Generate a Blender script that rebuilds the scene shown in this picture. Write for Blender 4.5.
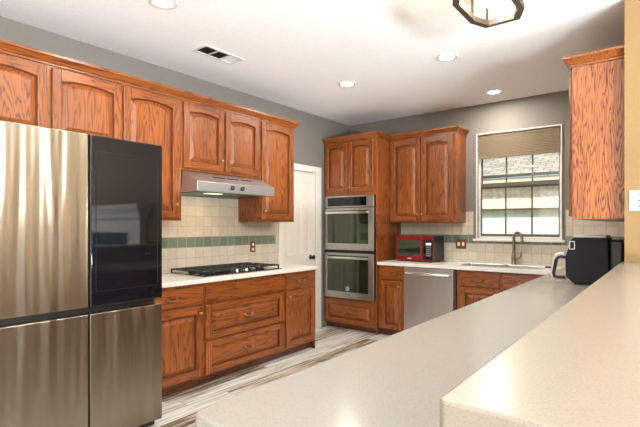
import bpy, bmesh, math, random
from mathutils import Vector, Matrix
random.seed(4)
for o in list(bpy.data.objects): bpy.data.objects.remove(o)
S = bpy.context.scene
C = S.collection
PI = math.pi

# ------------------------------------------------------------------ camera
cam = bpy.data.objects.new('camera', bpy.data.cameras.new('camera')); C.objects.link(cam)
cam.location = (0, 0, 1.35)
cam.rotation_euler = (PI/2, 0, math.atan2(349, 451))
cam.data.sensor_fit = 'HORIZONTAL'; cam.data.sensor_width = 36
cam.data.lens = 451/640*36
cam.data.shift_y = 13/640
cam.data.clip_start = 0.02
S.camera = cam

# ------------------------------------------------------------------ world, sun, added fill lamps, exposure
S.view_settings.view_transform = 'Standard'; S.view_settings.look = 'None'
S.view_settings.gamma = 1; S.view_settings.use_curve_mapping = False
S.view_settings.exposure = 1.0
S.cycles.use_denoising = True
S.cycles.max_bounces = 10; S.cycles.diffuse_bounces = 6; S.cycles.transparent_max_bounces = 12
S.cycles.sample_clamp_indirect = 6
W = bpy.data.worlds.new('sky'); S.world = W; W.use_nodes = True
wn = W.node_tree.nodes; wl = W.node_tree.links
sky = wn.new('ShaderNodeTexSky'); sky.sky_type = 'NISHITA'; sky.sun_disc = False
sky.sun_elevation = math.radians(52); sky.sun_rotation = math.radians(180)
wl.new(sky.outputs[0], wn['Background'].inputs[0]); wn['Background'].inputs[1].default_value = 0.22

def light(name, kind, loc, rot, power, color=(1, 1, 1), **kw):
    d = bpy.data.lights.new(name, kind); d.energy = power; d.color = color
    for k, v in kw.items(): setattr(d, k, v)
    o = bpy.data.objects.new(name, d); C.objects.link(o); o.location = loc; o.rotation_euler = rot
    return o
light('sun', 'SUN', (0, -10, 20), (math.radians(38), 0, math.radians(10)), 3.6, (1, .95, .86), angle=.01)
# added upturned lamps, just inside the living-room windows, to brighten the ceiling
light('ceiling_fill_rear', 'AREA', (-1.3, -3.36, .60), (PI, 0, 0), 60, (.93, .97, 1), shape='RECTANGLE', size=3.4, size_y=.9)
light('ceiling_fill_patio', 'AREA', (4.36, 1.7, .65), (PI/2+1.2, 0, PI/2), 240, (.89, .95, 1), shape='RECTANGLE', size=2.1, size_y=.9)

light('ceiling_fill_side', 'AREA', (4.36, -.85, .65), (PI/2+1.4, 0, PI/2), 680, (.89, .95, 1), shape='RECTANGLE', size=1.5, size_y=.9)

# ------------------------------------------------------------------ materials
def srgb(r, g, b):
    f = lambda c: (c/255/12.92) if c/255 <= .04045 else ((c/255+.055)/1.055)**2.4
    return (f(r), f(g), f(b), 1)
def newmat(name):
    m = bpy.data.materials.new(name); m.use_nodes = True
    nt = m.node_tree
    return m, nt, nt.nodes['Principled BSDF']
def N(nt, t, **kw):
    n = nt.nodes.new(t)
    for k, v in kw.items(): setattr(n, k, v)
    return n
def setin(n, d):
    for k, v in d.items(): n.inputs[k].default_value = v
def noise_color(nt, bs, c1, c2, scale, detail=3, stretch=None, lo=.35, hi=.65, bump=0, bscale=None):
    tc = N(nt, 'ShaderNodeTexCoord'); v = tc.outputs['Object']
    if stretch:
        mp = N(nt, 'ShaderNodeMapping'); mp.inputs['Scale'].default_value = stretch
        nt.links.new(v, mp.inputs[0]); v = mp.outputs[0]
    nz = N(nt, 'ShaderNodeTexNoise'); setin(nz, {'Scale': scale, 'Detail': detail})
    nt.links.new(v, nz.inputs['Vector'])
    rp = N(nt, 'ShaderNodeValToRGB'); e = rp.color_ramp.elements
    e[0].position = lo; e[1].position = hi; e[0].color = c1; e[1].color = c2
    nt.links.new(nz.outputs['Fac'], rp.inputs[0]); nt.links.new(rp.outputs[0], bs.inputs['Base Color'])
    if bump:
        b = N(nt, 'ShaderNodeBump'); setin(b, {'Strength': bump, 'Distance': .01})
        nt.links.new(nz.outputs['Fac'], b.inputs['Height']); nt.links.new(b.outputs[0], bs.inputs['Normal'])
    return nz
def plain(name, col, rough=.5, metal=0, var=.06, scale=30, spec=.5, bump=0, coat=0):
    m, nt, bs = newmat(name)
    c1 = tuple(x*(1-var) for x in col[:3])+(1,); c2 = tuple(min(1, x*(1+var)) for x in col[:3])+(1,)
    noise_color(nt, bs, c1, c2, scale, bump=bump)
    setin(bs, {'Roughness': rough, 'Metallic': metal, 'Specular IOR Level': spec, 'Coat Weight': coat})
    return m
def emit(name, col, strength):
    m, nt, bs = newmat(name)
    setin(bs, {'Base Color': col, 'Emission Color': col, 'Emission Strength': strength}); return m

def oak(name, axis, dark, mid, lite, fr=8.5, fl=.8):
    """grain runs along local axis 0 (x) or 2 (z)"""
    m, nt, bs = newmat(name); L = nt.links.new
    tc = N(nt, 'ShaderNodeTexCoord'); oi = N(nt, 'ShaderNodeObjectInfo')
    off = N(nt, 'ShaderNodeVectorMath', operation='SCALE'); cmb = N(nt, 'ShaderNodeCombineXYZ')
    for i in range(3): cmb.inputs[i].default_value = (3.1, 5.7, 9.3)[i]
    L(cmb.outputs[0], off.inputs[0]); L(oi.outputs['Random'], off.inputs['Scale'])
    add = N(nt, 'ShaderNodeVectorMath', operation='ADD'); L(tc.outputs['Object'], add.inputs[0]); L(off.outputs[0], add.inputs[1])
    def mapped(a, b):
        mp = N(nt, 'ShaderNodeMapping'); s = [a, a, a]; s[axis] = b
        mp.inputs['Scale'].default_value = s; L(add.outputs[0], mp.inputs[0]); return mp.outputs[0]
    n1 = N(nt, 'ShaderNodeTexNoise'); setin(n1, {'Scale': 1, 'Detail': 3, 'Roughness': .5, 'Distortion': .25}); L(mapped(fr, fl), n1.inputs['Vector'])
    mu = N(nt, 'ShaderNodeMath', operation='MULTIPLY'); mu.inputs[1].default_value = 16; L(n1.outputs['Fac'], mu.inputs[0])
    pp = N(nt, 'ShaderNodeMath', operation='PINGPONG'); pp.inputs[1].default_value = .5; L(mu.outputs[0], pp.inputs[0])
    n2 = N(nt, 'ShaderNodeTexNoise'); setin(n2, {'Scale': 1, 'Detail': 4, 'Roughness': .65}); L(mapped(95, 4), n2.inputs['Vector'])
    r1 = N(nt, 'ShaderNodeValToRGB'); e = r1.color_ramp.elements
    e[0].position = .04; e[0].color = dark; e[1].position = .36; e[1].color = lite
    k = e.new(.14); k.color = mid
    sm = N(nt, 'ShaderNodeMath', operation='MULTIPLY_ADD'); sm.inputs[1].default_value = .42; sm.inputs[2].default_value = -.19
    L(n2.outputs['Fac'], sm.inputs[0])
    ad = N(nt, 'ShaderNodeMath', operation='ADD'); L(pp.outputs[0], ad.inputs[0]); L(sm.outputs[0], ad.inputs[1])
    L(ad.outputs[0], r1.inputs[0])
    # slow tonal drift, board to board
    n3 = N(nt, 'ShaderNodeTexNoise'); setin(n3, {'Scale': 1, 'Detail': 1}); L(mapped(4, .5), n3.inputs['Vector'])
    mr = N(nt, 'ShaderNodeMapRange'); setin(mr, {'From Min': .3, 'From Max': .7, 'To Min': .82, 'To Max': 1.15}); L(n3.outputs['Fac'], mr.inputs[0])
    mx = N(nt, 'ShaderNodeVectorMath', operation='SCALE'); L(r1.outputs[0], mx.inputs[0]); L(mr.outputs[0], mx.inputs['Scale'])
    L(mx.outputs[0], bs.inputs['Base Color'])
    bp = N(nt, 'ShaderNodeBump'); setin(bp, {'Strength': .12, 'Distance': .004}); L(n2.outputs['Fac'], bp.inputs['Height']); L(bp.outputs[0], bs.inputs['Normal'])
    setin(bs, {'Roughness': .36, 'Coat Weight': .25, 'Coat Roughness': .22})
    return m
OD, OM, OL = srgb(86, 38, 11), srgb(124, 62, 19), srgb(142, 77, 26)
M = {}
M['oak_v'] = oak('oak_upright_grain', 2, OD, OM, OL)
M['oak_h'] = oak('oak_level_grain', 0, OD, OM, OL)
M['oak_bold'] = oak('oak_bold_grain', 2, srgb(72, 32, 11), srgb(126, 65, 27), srgb(156, 90, 44), 15, 1.3)
M['groove_shade'] = plain('painted_groove_shade', srgb(96, 44, 15), .4)  # shade painted into the panel grooves so the relief reads
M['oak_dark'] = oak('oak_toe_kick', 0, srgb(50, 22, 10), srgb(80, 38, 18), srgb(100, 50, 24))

def wallmat(name, col, bump=.05):
    m, nt, bs = newmat(name)
    noise_color(nt, bs, tuple(c*.97 for c in col[:3])+(1,), tuple(min(1, c*1.03) for c in col[:3])+(1,), 60, bump=bump)
    setin(bs, {'Roughness': .85, 'Specular IOR Level': .2}); return m
M['wall_gray'] = wallmat('gray_wall_paint', srgb(124, 119, 113))
M['wall_tan'] = wallmat('tan_wall_paint', srgb(142, 116, 80), .12)
M['ceiling'] = wallmat('white_ceiling_paint', srgb(248, 249, 250))
M['white'] = plain('white_trim_paint', srgb(226, 222, 215), .4, var=.015)
M['white_door'] = plain('white_door_paint', srgb(222, 216, 204), .4, var=.015)

def tilemat(name, c1, c2, grout, size, z0, x0=0, bump=.35, rough=.35):
    m, nt, bs = newmat(name); L = nt.links.new
    tc = N(nt, 'ShaderNodeTexCoord'); sp = N(nt, 'ShaderNodeSeparateXYZ'); L(tc.outputs['Object'], sp.inputs[0])
    a = N(nt, 'ShaderNodeMath', operation='ADD'); a.inputs[1].default_value = 50*size - x0; L(sp.outputs[0], a.inputs[0])
    b = N(nt, 'ShaderNodeMath', operation='ADD'); b.inputs[1].default_value = 50*size - z0; L(sp.outputs[2], b.inputs[0])
    cb = N(nt, 'ShaderNodeCombineXYZ'); L(a.outputs[0], cb.inputs[0]); L(b.outputs[0], cb.inputs[1])
    br = N(nt, 'ShaderNodeTexBrick'); br.offset = 0; br.squash = 1
    setin(br, {'Color1': c1, 'Color2': c2, 'Mortar': grout, 'Scale': 1, 'Mortar Size': .0025, 'Mortar Smooth': .2, 'Brick Width': size, 'Row Height': size, 'Bias': 0})
    L(cb.outputs[0], br.inputs['Vector'])
    nz = N(nt, 'ShaderNodeTexNoise'); setin(nz, {'Scale': 35, 'Detail': 4}); L(tc.outputs['Object'], nz.inputs['Vector'])
    mr = N(nt, 'ShaderNodeMapRange'); setin(mr, {'From Min': .3, 'From Max': .7, 'To Min': .93, 'To Max': 1.05}); L(nz.outputs['Fac'], mr.inputs[0])
    sc = N(nt, 'ShaderNodeVectorMath', operation='SCALE'); L(br.outputs['Color'], sc.inputs[0]); L(mr.outputs[0], sc.inputs['Scale'])
    L(sc.outputs[0], bs.inputs['Base Color'])
    bp = N(nt, 'ShaderNodeBump', invert=True); setin(bp, {'Strength': bump, 'Distance': .003}); L(br.outputs['Fac'], bp.inputs['Height']); L(bp.outputs[0], bs.inputs['Normal'])
    setin(bs, {'Roughness': rough}); return m
M['tile_cream'] = tilemat('cream_square_tile', srgb(204, 195, 178), srgb(193, 182, 164), srgb(172, 158, 138), .102, 1.146)
M['tile_green'] = tilemat('green_square_tile', srgb(118, 130, 112), srgb(96, 112, 98), srgb(168, 164, 150), .102, 1.146)

def floormat():
    m, nt, bs = newmat('distressed_plank_floor'); L = nt.links.new
    tc = N(nt, 'ShaderNodeTexCoord'); sp = N(nt, 'ShaderNodeSeparateXYZ'); L(tc.outputs['Object'], sp.inputs[0])
    def mt(op, a, b=None, b_in=None):
        n = N(nt, 'ShaderNodeMath', operation=op)
        if isinstance(a, (int, float)): n.inputs[0].default_value = a
        else: L(a, n.inputs[0])
        if b is not None:
            if isinstance(b, (int, float)): n.inputs[1].default_value = b
            else: L(b, n.inputs[1])
        return n.outputs[0]
    xs = mt('DIVIDE', sp.outputs[0], .16); row = mt('FLOOR', xs)
    w1 = N(nt, 'ShaderNodeTexWhiteNoise', noise_dimensions='1D'); L(row, w1.inputs['W'])
    ys = mt('ADD', mt('DIVIDE', sp.outputs[1], 1.1), w1.outputs['Value']); col = mt('FLOOR', ys)
    cb = N(nt, 'ShaderNodeCombineXYZ'); L(row, cb.inputs[0]); L(col, cb.inputs[1])
    w2 = N(nt, 'ShaderNodeTexWhiteNoise', noise_dimensions='3D'); L(cb.outputs[0], w2.inputs['Vector'])
    mp = N(nt, 'ShaderNodeMapping'); mp.inputs['Scale'].default_value = (38, 1.8, 1); L(tc.outputs['Object'], mp.inputs[0])
    of = N(nt, 'ShaderNodeVectorMath', operation='ADD'); L(mp.outputs[0], of.inputs[0])
    s2 = N(nt, 'ShaderNodeVectorMath', operation='SCALE'); s2.inputs['Scale'].default_value = 9; L(w2.outputs['Color'], s2.inputs[0]); L(s2.outputs[0], of.inputs[1])
    nz = N(nt, 'ShaderNodeTexNoise'); setin(nz, {'Scale': 1, 'Detail': 5, 'Roughness': .65}); L(of.outputs[0], nz.inputs['Vector'])
    v = mt('ADD', mt('MULTIPLY', mt('SUBTRACT', nz.outputs['Fac'], .5), 2.6), mt('ADD', mt('MULTIPLY', w2.outputs['Value'], .62), .22))
    rp = N(nt, 'ShaderNodeValToRGB'); e = rp.color_ramp.elements
    e[0].position = .05; e[0].color = srgb(62, 50, 42); e[1].position = .95; e[1].color = srgb(238, 236, 230)
    for p, c in ((.25, (128, 112, 92)), (.42, (196, 184, 160)), (.62, (200, 200, 198)), (.78, (224, 222, 216))):
        k = e.new(p); k.color = srgb(*c)
    L(v, rp.inputs[0])
    fx = mt('FRACT', xs); fy = mt('FRACT', ys)
    g = mt('MULTIPLY', mt('GREATER_THAN', fx, .02), mt('GREATER_THAN', fy, .003))
    gm = mt('ADD', mt('MULTIPLY', g, .55), .45)
    sc = N(nt, 'ShaderNodeVectorMath', operation='SCALE'); L(rp.outputs[0], sc.inputs[0]); L(gm, sc.inputs['Scale'])
    L(sc.outputs[0], bs.inputs['Base Color']); setin(bs, {'Roughness': .38}); return m
M['floor'] = floormat()

def quartz(name, base, fleck, rough, scale=260):
    m, nt, bs = newmat(name)
    noise_color(nt, bs, fleck, base, scale, detail=2, lo=.36, hi=.5)
    setin(bs, {'Roughness': rough}); return m
M['quartz_beige'] = quartz('beige_speckled_counter', srgb(142, 131, 116), srgb(135, 123, 107), .27)
M['quartz_gloss'] = quartz('beige_polished_counter', srgb(150, 144, 134), srgb(143, 135, 123), .19)
M['quartz_white'] = quartz('white_counter', srgb(232, 229, 222), srgb(218, 213, 204), .22)

def steel(name, col, rough, aniso=0.0, wave=0.0):  # wave: gentle rippling of the sheet
    m, nt, bs = newmat(name); L = nt.links.new
    noise_color(nt, bs, tuple(c*.95 for c in col[:3])+(1,), tuple(min(1, c*1.05) for c in col[:3])+(1,), 1, stretch=(300, 300, 3))
    setin(bs, {'Metallic': 1, 'Roughness': rough, 'Anisotropic': aniso, 'Anisotropic Rotation': .25})
    if aniso:
        tg = N(nt, 'ShaderNodeTangent', direction_type='RADIAL', axis='Z'); L(tg.outputs[0], bs.inputs['Tangent'])
    if wave:
        tc = N(nt, 'ShaderNodeTexCoord'); mp = N(nt, 'ShaderNodeMapping'); mp.inputs['Scale'].default_value = (8, 1, .5)
        L(tc.outputs['Object'], mp.inputs[0])
        nz = N(nt, 'ShaderNodeTexNoise'); setin(nz, {'Scale': 1.6, 'Detail': 1}); L(mp.outputs[0], nz.inputs['Vector'])
        b = N(nt, 'ShaderNodeBump'); setin(b, {'Strength': 1, 'Distance': wave}); L(nz.outputs['Fac'], b.inputs['Height']); L(b.outputs[0], bs.inputs['Normal'])
    return m
M['steel_fridge'] = steel('brushed_fridge_steel', srgb(150, 139, 124), .24, .9, .018)
M['steel'] = steel('brushed_steel', srgb(196, 195, 193), .34)
M['steel_hood'] = steel('satin_hood_steel', srgb(205, 209, 212), .4)
M['steel_bright'] = steel('bright_steel', srgb(225, 224, 222), .18)
M['black_glass'] = plain('black_glass', (.005, .006, .009, 1), .04, spec=.5, var=.02)
M['oven_glass'] = plain('oven_door_glass', (.012, .016, .012, 1), .05, spec=.9, var=.02)
M['black'] = plain('black_plastic', (.012, .012, .013, 1), .4)
M['oven_glass'].node_tree.nodes['Principled BSDF'].inputs['IOR'].default_value = 1.65
M['oven_glass'].node_tree.nodes['Principled BSDF'].inputs['Specular Tint'].default_value = (.8, .95, .7, 1)
M['iron'] = plain('cast_iron', (.014, .015, .017, 1), .42, var=.2, bump=.1)
M['charcoal'] = plain('charcoal_plastic', (.010, .0105, .011, 1), .55, spec=.25)
M['dark_gray'] = plain('dark_gray_metal', (.05, .05, .052, 1), .4)
M['brass'] = plain('aged_brass', srgb(196, 158, 104), .3, 1)
M['fixture_bronze'] = plain('dark_fixture_bronze', srgb(78, 68, 58), .45, .6)
M['pull'] = plain('antique_pull_metal', srgb(150, 116, 84), .35, 1)
M['bronze'] = plain('dark_bronze', srgb(146, 136, 124), .28, .9)
M['knob_black'] = plain('black_door_knob', (.012, .01, .01, 1), .3, .3)
M['red'] = plain('red_enamel', srgb(124, 5, 14), .25, coat=.4)
M['plate_brown'] = plain('brown_switch_plate', srgb(110, 62, 36), .4)
M['cream'] = plain('cream_plastic', srgb(240, 226, 200), .4)
M['white_plastic'] = plain('white_plastic', srgb(240, 238, 232), .35, var=.01)
M['light_gray'] = plain('light_gray_plastic', srgb(205, 204, 200), .35)
M['keypad_gray'] = plain('keypad_gray', srgb(110, 112, 112), .4)
M['shade'] = plain('taupe_shade_fabric', srgb(122, 108, 88), .9, var=.05, scale=80)
M['window_bronze'] = plain('gray_window_frame', srgb(92, 85, 74), .5)
M['stone'] = plain('fireplace_stone', srgb(216, 210, 200), .6)
M['soot'] = plain('dark_firebox', (.01, .01, .01, 1), .8)
M['can_lens'] = emit('lit_can_lens', (1, .95, .86, 1), 14)
M['bulb'] = emit('lit_bulb', (1, .86, .66, 1), 3)
M['strip'] = emit('lit_led_bar', (.86, .93, 1, 1), 1.2)
M['hood_lens'] = emit('lit_hood_lamp', (1, .8, .5, 1), .9)
M['lcd'] = emit('lit_display', (.75, .86, .8, 1), .5)

def glassmat(name, tint=(1, 1, 1, 1)):
    m, nt, bs = newmat(name); nt.nodes.remove(bs); L = nt.links.new
    t = N(nt, 'ShaderNodeBsdfTransparent'); t.inputs[0].default_value = tint
    g = N(nt, 'ShaderNodeBsdfGlossy'); g.inputs['Roughness'].default_value = .02
    lw = N(nt, 'ShaderNodeLayerWeight'); pw_ = N(nt, 'ShaderNodeMath', operation='POWER'); pw_.inputs[1].default_value = 5; L(lw.outputs['Facing'], pw_.inputs[0])
    fr = N(nt, 'ShaderNodeMath', operation='MULTIPLY_ADD'); fr.inputs[1].default_value = .9; fr.inputs[2].default_value = .04; L(pw_.outputs[0], fr.inputs[0])
    mx = N(nt, 'ShaderNodeMixShader'); L(fr.outputs[0], mx.inputs[0]); L(t.outputs[0], mx.inputs[1]); L(g.outputs[0], mx.inputs[2])
    L(mx.outputs[0], nt.nodes['Material Output'].inputs[0]); return m
M['glass'] = glassmat('clear_glass')
M['glass_lamp'] = glassmat('clear_lamp_glass', (1, .97, .93, 1))

# ------------------------------------------------------------------ mesh helpers
class MB:
    def __init__(s): s.bm = bmesh.new()
    def _new(s, geom_faces, m, smooth):
        for f in geom_faces: f.material_index = m; f.smooth = smooth
    def box(s, x0, x1, y0, y1, z0, z1, bev=0, m=0, seg=2):
        b = bmesh.new()
        bmesh.ops.create_cube(b, size=1, matrix=Matrix.Translation(((x0+x1)/2, (y0+y1)/2, (z0+z1)/2)) @ Matrix.Diagonal((abs(x1-x0), abs(y1-y0), abs(z1-z0), 1)))
        if bev: bmesh.ops.bevel(b, geom=list(b.edges), offset=min(bev, .45*min(abs(x1-x0), abs(y1-y0), abs(z1-z0))), segments=seg, affect='EDGES', profile=.5)
        s.merge(b, m); return s
    def merge(s, b, m=0, smooth=False, mat=None):
        if mat is not None: b.transform(mat)
        mp = {}
        for v in b.verts: mp[v] = s.bm.verts.new(v.co)
        for f in b.faces:
            try:
                g = s.bm.faces.new([mp[v] for v in f.verts]); g.material_index = m; g.smooth = smooth or f.smooth
            except ValueError: pass
        b.free(); return s
    def prism(s, pts, axis, a0, a1, m=0, bev=0, smooth=False):
        """pts: polygon in the two other axes (in x,y,z order), extruded along axis"""
        b = bmesh.new()
        def co(p, a):
            q = list(p); q.insert(axis, a); return q
        v0 = [b.verts.new(co(p, a0)) for p in pts]; v1 = [b.verts.new(co(p, a1)) for p in pts]
        b.faces.new(v0); b.faces.new(v1[::-1]); n = len(pts)
        for i in range(n): b.faces.new((v0[i], v1[i], v1[(i+1) % n], v0[(i+1) % n]))
        bmesh.ops.recalc_face_normals(b, faces=list(b.faces))
        if bev: bmesh.ops.bevel(b, geom=[e for e in b.edges], offset=bev, segments=2, affect='EDGES', profile=.5)
        s.merge(b, m, smooth); return s
    def loft(s, loops, m=0, cap0=True, cap1=True, smooth=False, closed=True):
        b = bmesh.new(); vs = [[b.verts.new(p) for p in l] for l in loops]; n = len(loops[0])
        for k in range(len(vs)-1):
            for i in range(n if closed else n-1):
                b.faces.new((vs[k][i], vs[k][(i+1) % n], vs[k+1][(i+1) % n], vs[k+1][i]))
        if cap0: b.faces.new(vs[0][::-1])
        if cap1: b.faces.new(vs[-1])
        bmesh.ops.recalc_face_normals(b, faces=list(b.faces))
        s.merge(b, m, smooth); return s
    def tube(s, path, r, n=10, m=0):
        path = [Vector(p) for p in path]; rs = r if isinstance(r, (list, tuple)) else [r]*len(path)
        loops = []; up = None
        for i, p in enumerate(path):
            t = (path[min(i+1, len(path)-1)] - path[max(i-1, 0)]).normalized()
            if up is None:
                up = t.orthogonal().normalized()
            up = (up - t*up.dot(t)).normalized(); w = t.cross(up)
            loops.append([p + (up*math.cos(a)+w*math.sin(a))*rs[i] for a in [2*PI*k/n for k in range(n)]])
        return s.loft(loops, m, smooth=True)
    def lathe(s, prof, c=(0, 0, 0), axis='z', n=24, m=0, smooth=True):
        """prof: list of (radius, height along axis)"""
        loops = []
        for r, h in prof:
            l = []
            for k in range(n):
                a = 2*PI*k/n; u, v = max(r, 1e-4)*math.cos(a), max(r, 1e-4)*math.sin(a)
                p = {'z': (u, v, h), 'y': (u, h, v), 'x': (h, u, v)}[axis]
                l.append((c[0]+p[0], c[1]+p[1], c[2]+p[2]))
            loops.append(l)
        return s.loft(loops, m, smooth=smooth)
    def sweep(s, path, prof, m=0):
        """path: xy polyline (front side on the right-hand of travel); prof: (out, z) closed polygon"""
        P = [Vector(p) for p in path]; loops = []
        for i, p in enumerate(P):
            ds = []
            if i > 0: ds.append((P[i]-P[i-1]).normalized())
            if i < len(P)-1: ds.append((P[i+1]-P[i]).normalized())
            ns = [Vector((d.y, -d.x)) for d in ds]
            mdir = sum(ns, Vector((0, 0))); mdir.normalize(); k = 1/max(.2, mdir.dot(ns[0]))
            loops.append([(p.x+mdir.x*o*k, p.y+mdir.y*o*k, z) for o, z in prof])
        return s.loft(loops, m)
    def build(s, name, mats, parent=None, loc=None):
        me = bpy.data.meshes.new(name); bmesh.ops.recalc_face_normals(s.bm, faces=list(s.bm.faces)); s.bm.to_mesh(me); s.bm.free()
        if not isinstance(mats, (list, tuple)): mats = [mats]
        for k in mats: me.materials.append(M[k])
        o = bpy.data.objects.new(name, me); C.objects.link(o)
        if parent: o.parent = parent
        if loc: o.location = loc
        return o
def thing(name, label, cat, loc=(0, 0, 0), rz=0, group=None):
    o = bpy.data.objects.new(name, None); C.objects.link(o); o.empty_display_size = .1
    o.location = loc; o.rotation_euler = (0, 0, rz); o['label'] = label; o['category'] = cat
    if group: o['group'] = group
    return o
def tag(o, label, cat, group=None):
    o['label'] = label; o['category'] = cat
    if group: o['group'] = group
    return o
def struct(o): o['kind'] = 'structure'; return o
def copy_tree(o, parent=None):
    c = o.copy(); C.objects.link(c)
    if parent: c.parent = parent
    for ch in list(o.children): copy_tree(ch, c)
    return c
LEFT, BACK, RIGHT = PI/2, 0, -PI/2       # fronts facing +X, -Y, -X

# ------------------------------------------------------------------ the shell
XL, XR, YB, YR, ZC = -3.69, 4.5, 5.48, -3.5, 2.82
YT = 3.5                                  # tan wall at the end of the bar
T = .16
struct(MB().box(XL-T, XR+T, YR-T, YB+T, -.15, 0).build('floor', 'floor'))
struct(MB().box(XL-T, XR+T, YR-T, YB+T, ZC, ZC+.15).build('ceiling', 'ceiling'))
# left wall with the door opening
DY0, DY1, DZ = 4.02, 4.665, 2.055
struct(MB().box(XL-T, XL, YR, DY0, 0, ZC).box(XL-T, XL, DY1, YB+T, 0, ZC).box(XL-T, XL, DY0, DY1, DZ, ZC).build('wall_left', 'wall_gray'))
# back wall with the window opening
WX0, WX1, WZ0, WZ1 = -1.834, -.928, 1.203, 2.45
struct(MB().box(XL, WX0, YB, YB+T, 0, ZC).box(WX1, XR+T, YB, YB+T, 0, ZC).box(WX0, WX1, YB, YB+T, WZ1, ZC).box(WX0, WX1, YB, YB+T, 0, WZ0).build('wall_back', 'wall_gray'))
struct(MB().box(-.227, -.10, YT, YB, 0, ZC, m=0).build('wall_right', 'wall_tan'))
struct(MB().box(-.10, XR, YT, YT+.12, 0, ZC).build('wall_right_living', 'wall_tan'))
# unseen living-room outer walls; window openings placed to suit the added lamps
struct(MB().box(XL, -3.1, YR-T, YR, 0, ZC).box(.5, XR, YR-T, YR, 0, ZC).box(-3.1, .5, YR-T, YR, 2.45, ZC).box(-3.1, .5, YR-T, YR, 0, .25).build('wall_rear', 'wall_gray'))
struct(MB().box(XR, XR+T, YR-T, -1.7, 0, ZC).box(XR, XR+T, -.0, .6, 0, ZC).box(XR, XR+T, -1.7, -.0, 0, .2).box(XR, XR+T, -1.7, -.0, 2.3, ZC).box(XR, XR+T, 3.2, YB, 0, ZC).box(XR, XR+T, .6, 3.2, 2.3, ZC).build('wall_side', 'wall_tan'))
def plain_window(name, horiz, a0, a1, p, z0, z1, n):
    f = MB()
    def bx(u0, u1, w0, w1):
        if horiz: f.box(u0, u1, p+.04, p+.09, w0, w1)
        else: f.box(p+.04, p+.09, u0, u1, w0, w1)
    bx(a0, a1, z0, z0+.05); bx(a0, a1, z1-.05, z1)
    for k in range(n+1):
        u = a0+.025+(a1-a0-.05)*k/n; bx(u-.025, u+.025, z0+.05, z1-.05)
    o = struct(f.build(name, 'white'))
    g = MB()
    if horiz: g.box(a0+.05, a1-.05, p+.062, p+.068, z0+.05, z1-.05)
    else: g.box(p+.062, p+.068, a0+.05, a1-.05, z0+.05, z1-.05)
    g.build('pane', 'glass', o)
plain_window('window_2', True, -3.1, .5, YR-.13, .25, 2.45, 3)
plain_window('added_window_4', False, -1.7, .0, XR, .2, 2.3, 2)  # unseen window, added to go with the side fill lamp
plain_window('window_3', False, .6, 3.2, XR, .02, 2.3, 3)
# skirting on the left wall between the door and oven cabinet, and along the rear
struct(MB().box(XL+.001, XL+.014, -3.4, .7, .001, .11, .003).build('baseboard_left', 'white'))
struct(MB().box(-.09, XR-.02, YT-.015, YT-.001, .001, .11, .003).build('baseboard_right', 'white'))

# ------------------------------------------------------------------ left wall door
door = struct(MB().box(XL-.06, XL-.02, DY0+.004, DY1-.004, .008, DZ-.004, .002).build('door_1', 'white_door'))
pan = []
pw = (DY1-DY0-.004*2); st = .10; mid = .09
cw = (pw - 2*st - mid)/2
for (za, zb) in ((.22, .82), (.98, 1.62), (1.72, 1.94)):
    for k in range(2):
        y0 = DY0+.004+st+k*(cw+mid); y1 = y0+cw
        q = lambda i, x: [(x, y0+i, za+i), (x, y1-i, za+i), (x, y1-i, zb-i), (x, y0+i, zb-i)]
        xf = XL-.02
        MB().loft([q(0, xf+.0005), q(.006, xf+.008), q(.018, xf+.008), q(.026, xf+.002), q(.05, xf+.007)], cap0=False).build('door_panel', 'white_door', door)
kb = MB().lathe([(.032, 0), (.032, .006), (.012, .010), (.011, .035), (.022, .040), (.029, .052), (.028, .062), (.018, .070), (0, .071)], (XL-.02, DY1-.075, .95), 'x')
kb.build('door_knob', 'knob_black', door)
cas = MB()
for (y0, y1, z0, z1) in ((DY0-.075, DY0, 0.002, DZ+.08), (DY1, DY1+.11, .002, DZ+.08)):
    cas.box(XL+.001, XL+.02, y0, y1, z0, z1, .005)
cas.box(XL+.001, XL+.022, DY0, DY1, DZ, DZ+.08, .005)
cas.box(XL-.1, XL, DY0, DY0+.003, .002, DZ).box(XL-.1, XL, DY1-.003, DY1, .002, DZ).box(XL-.1, XL, DY0, DY1, DZ-.003, DZ)
cas.build('door_casing', 'white', door)

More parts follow.
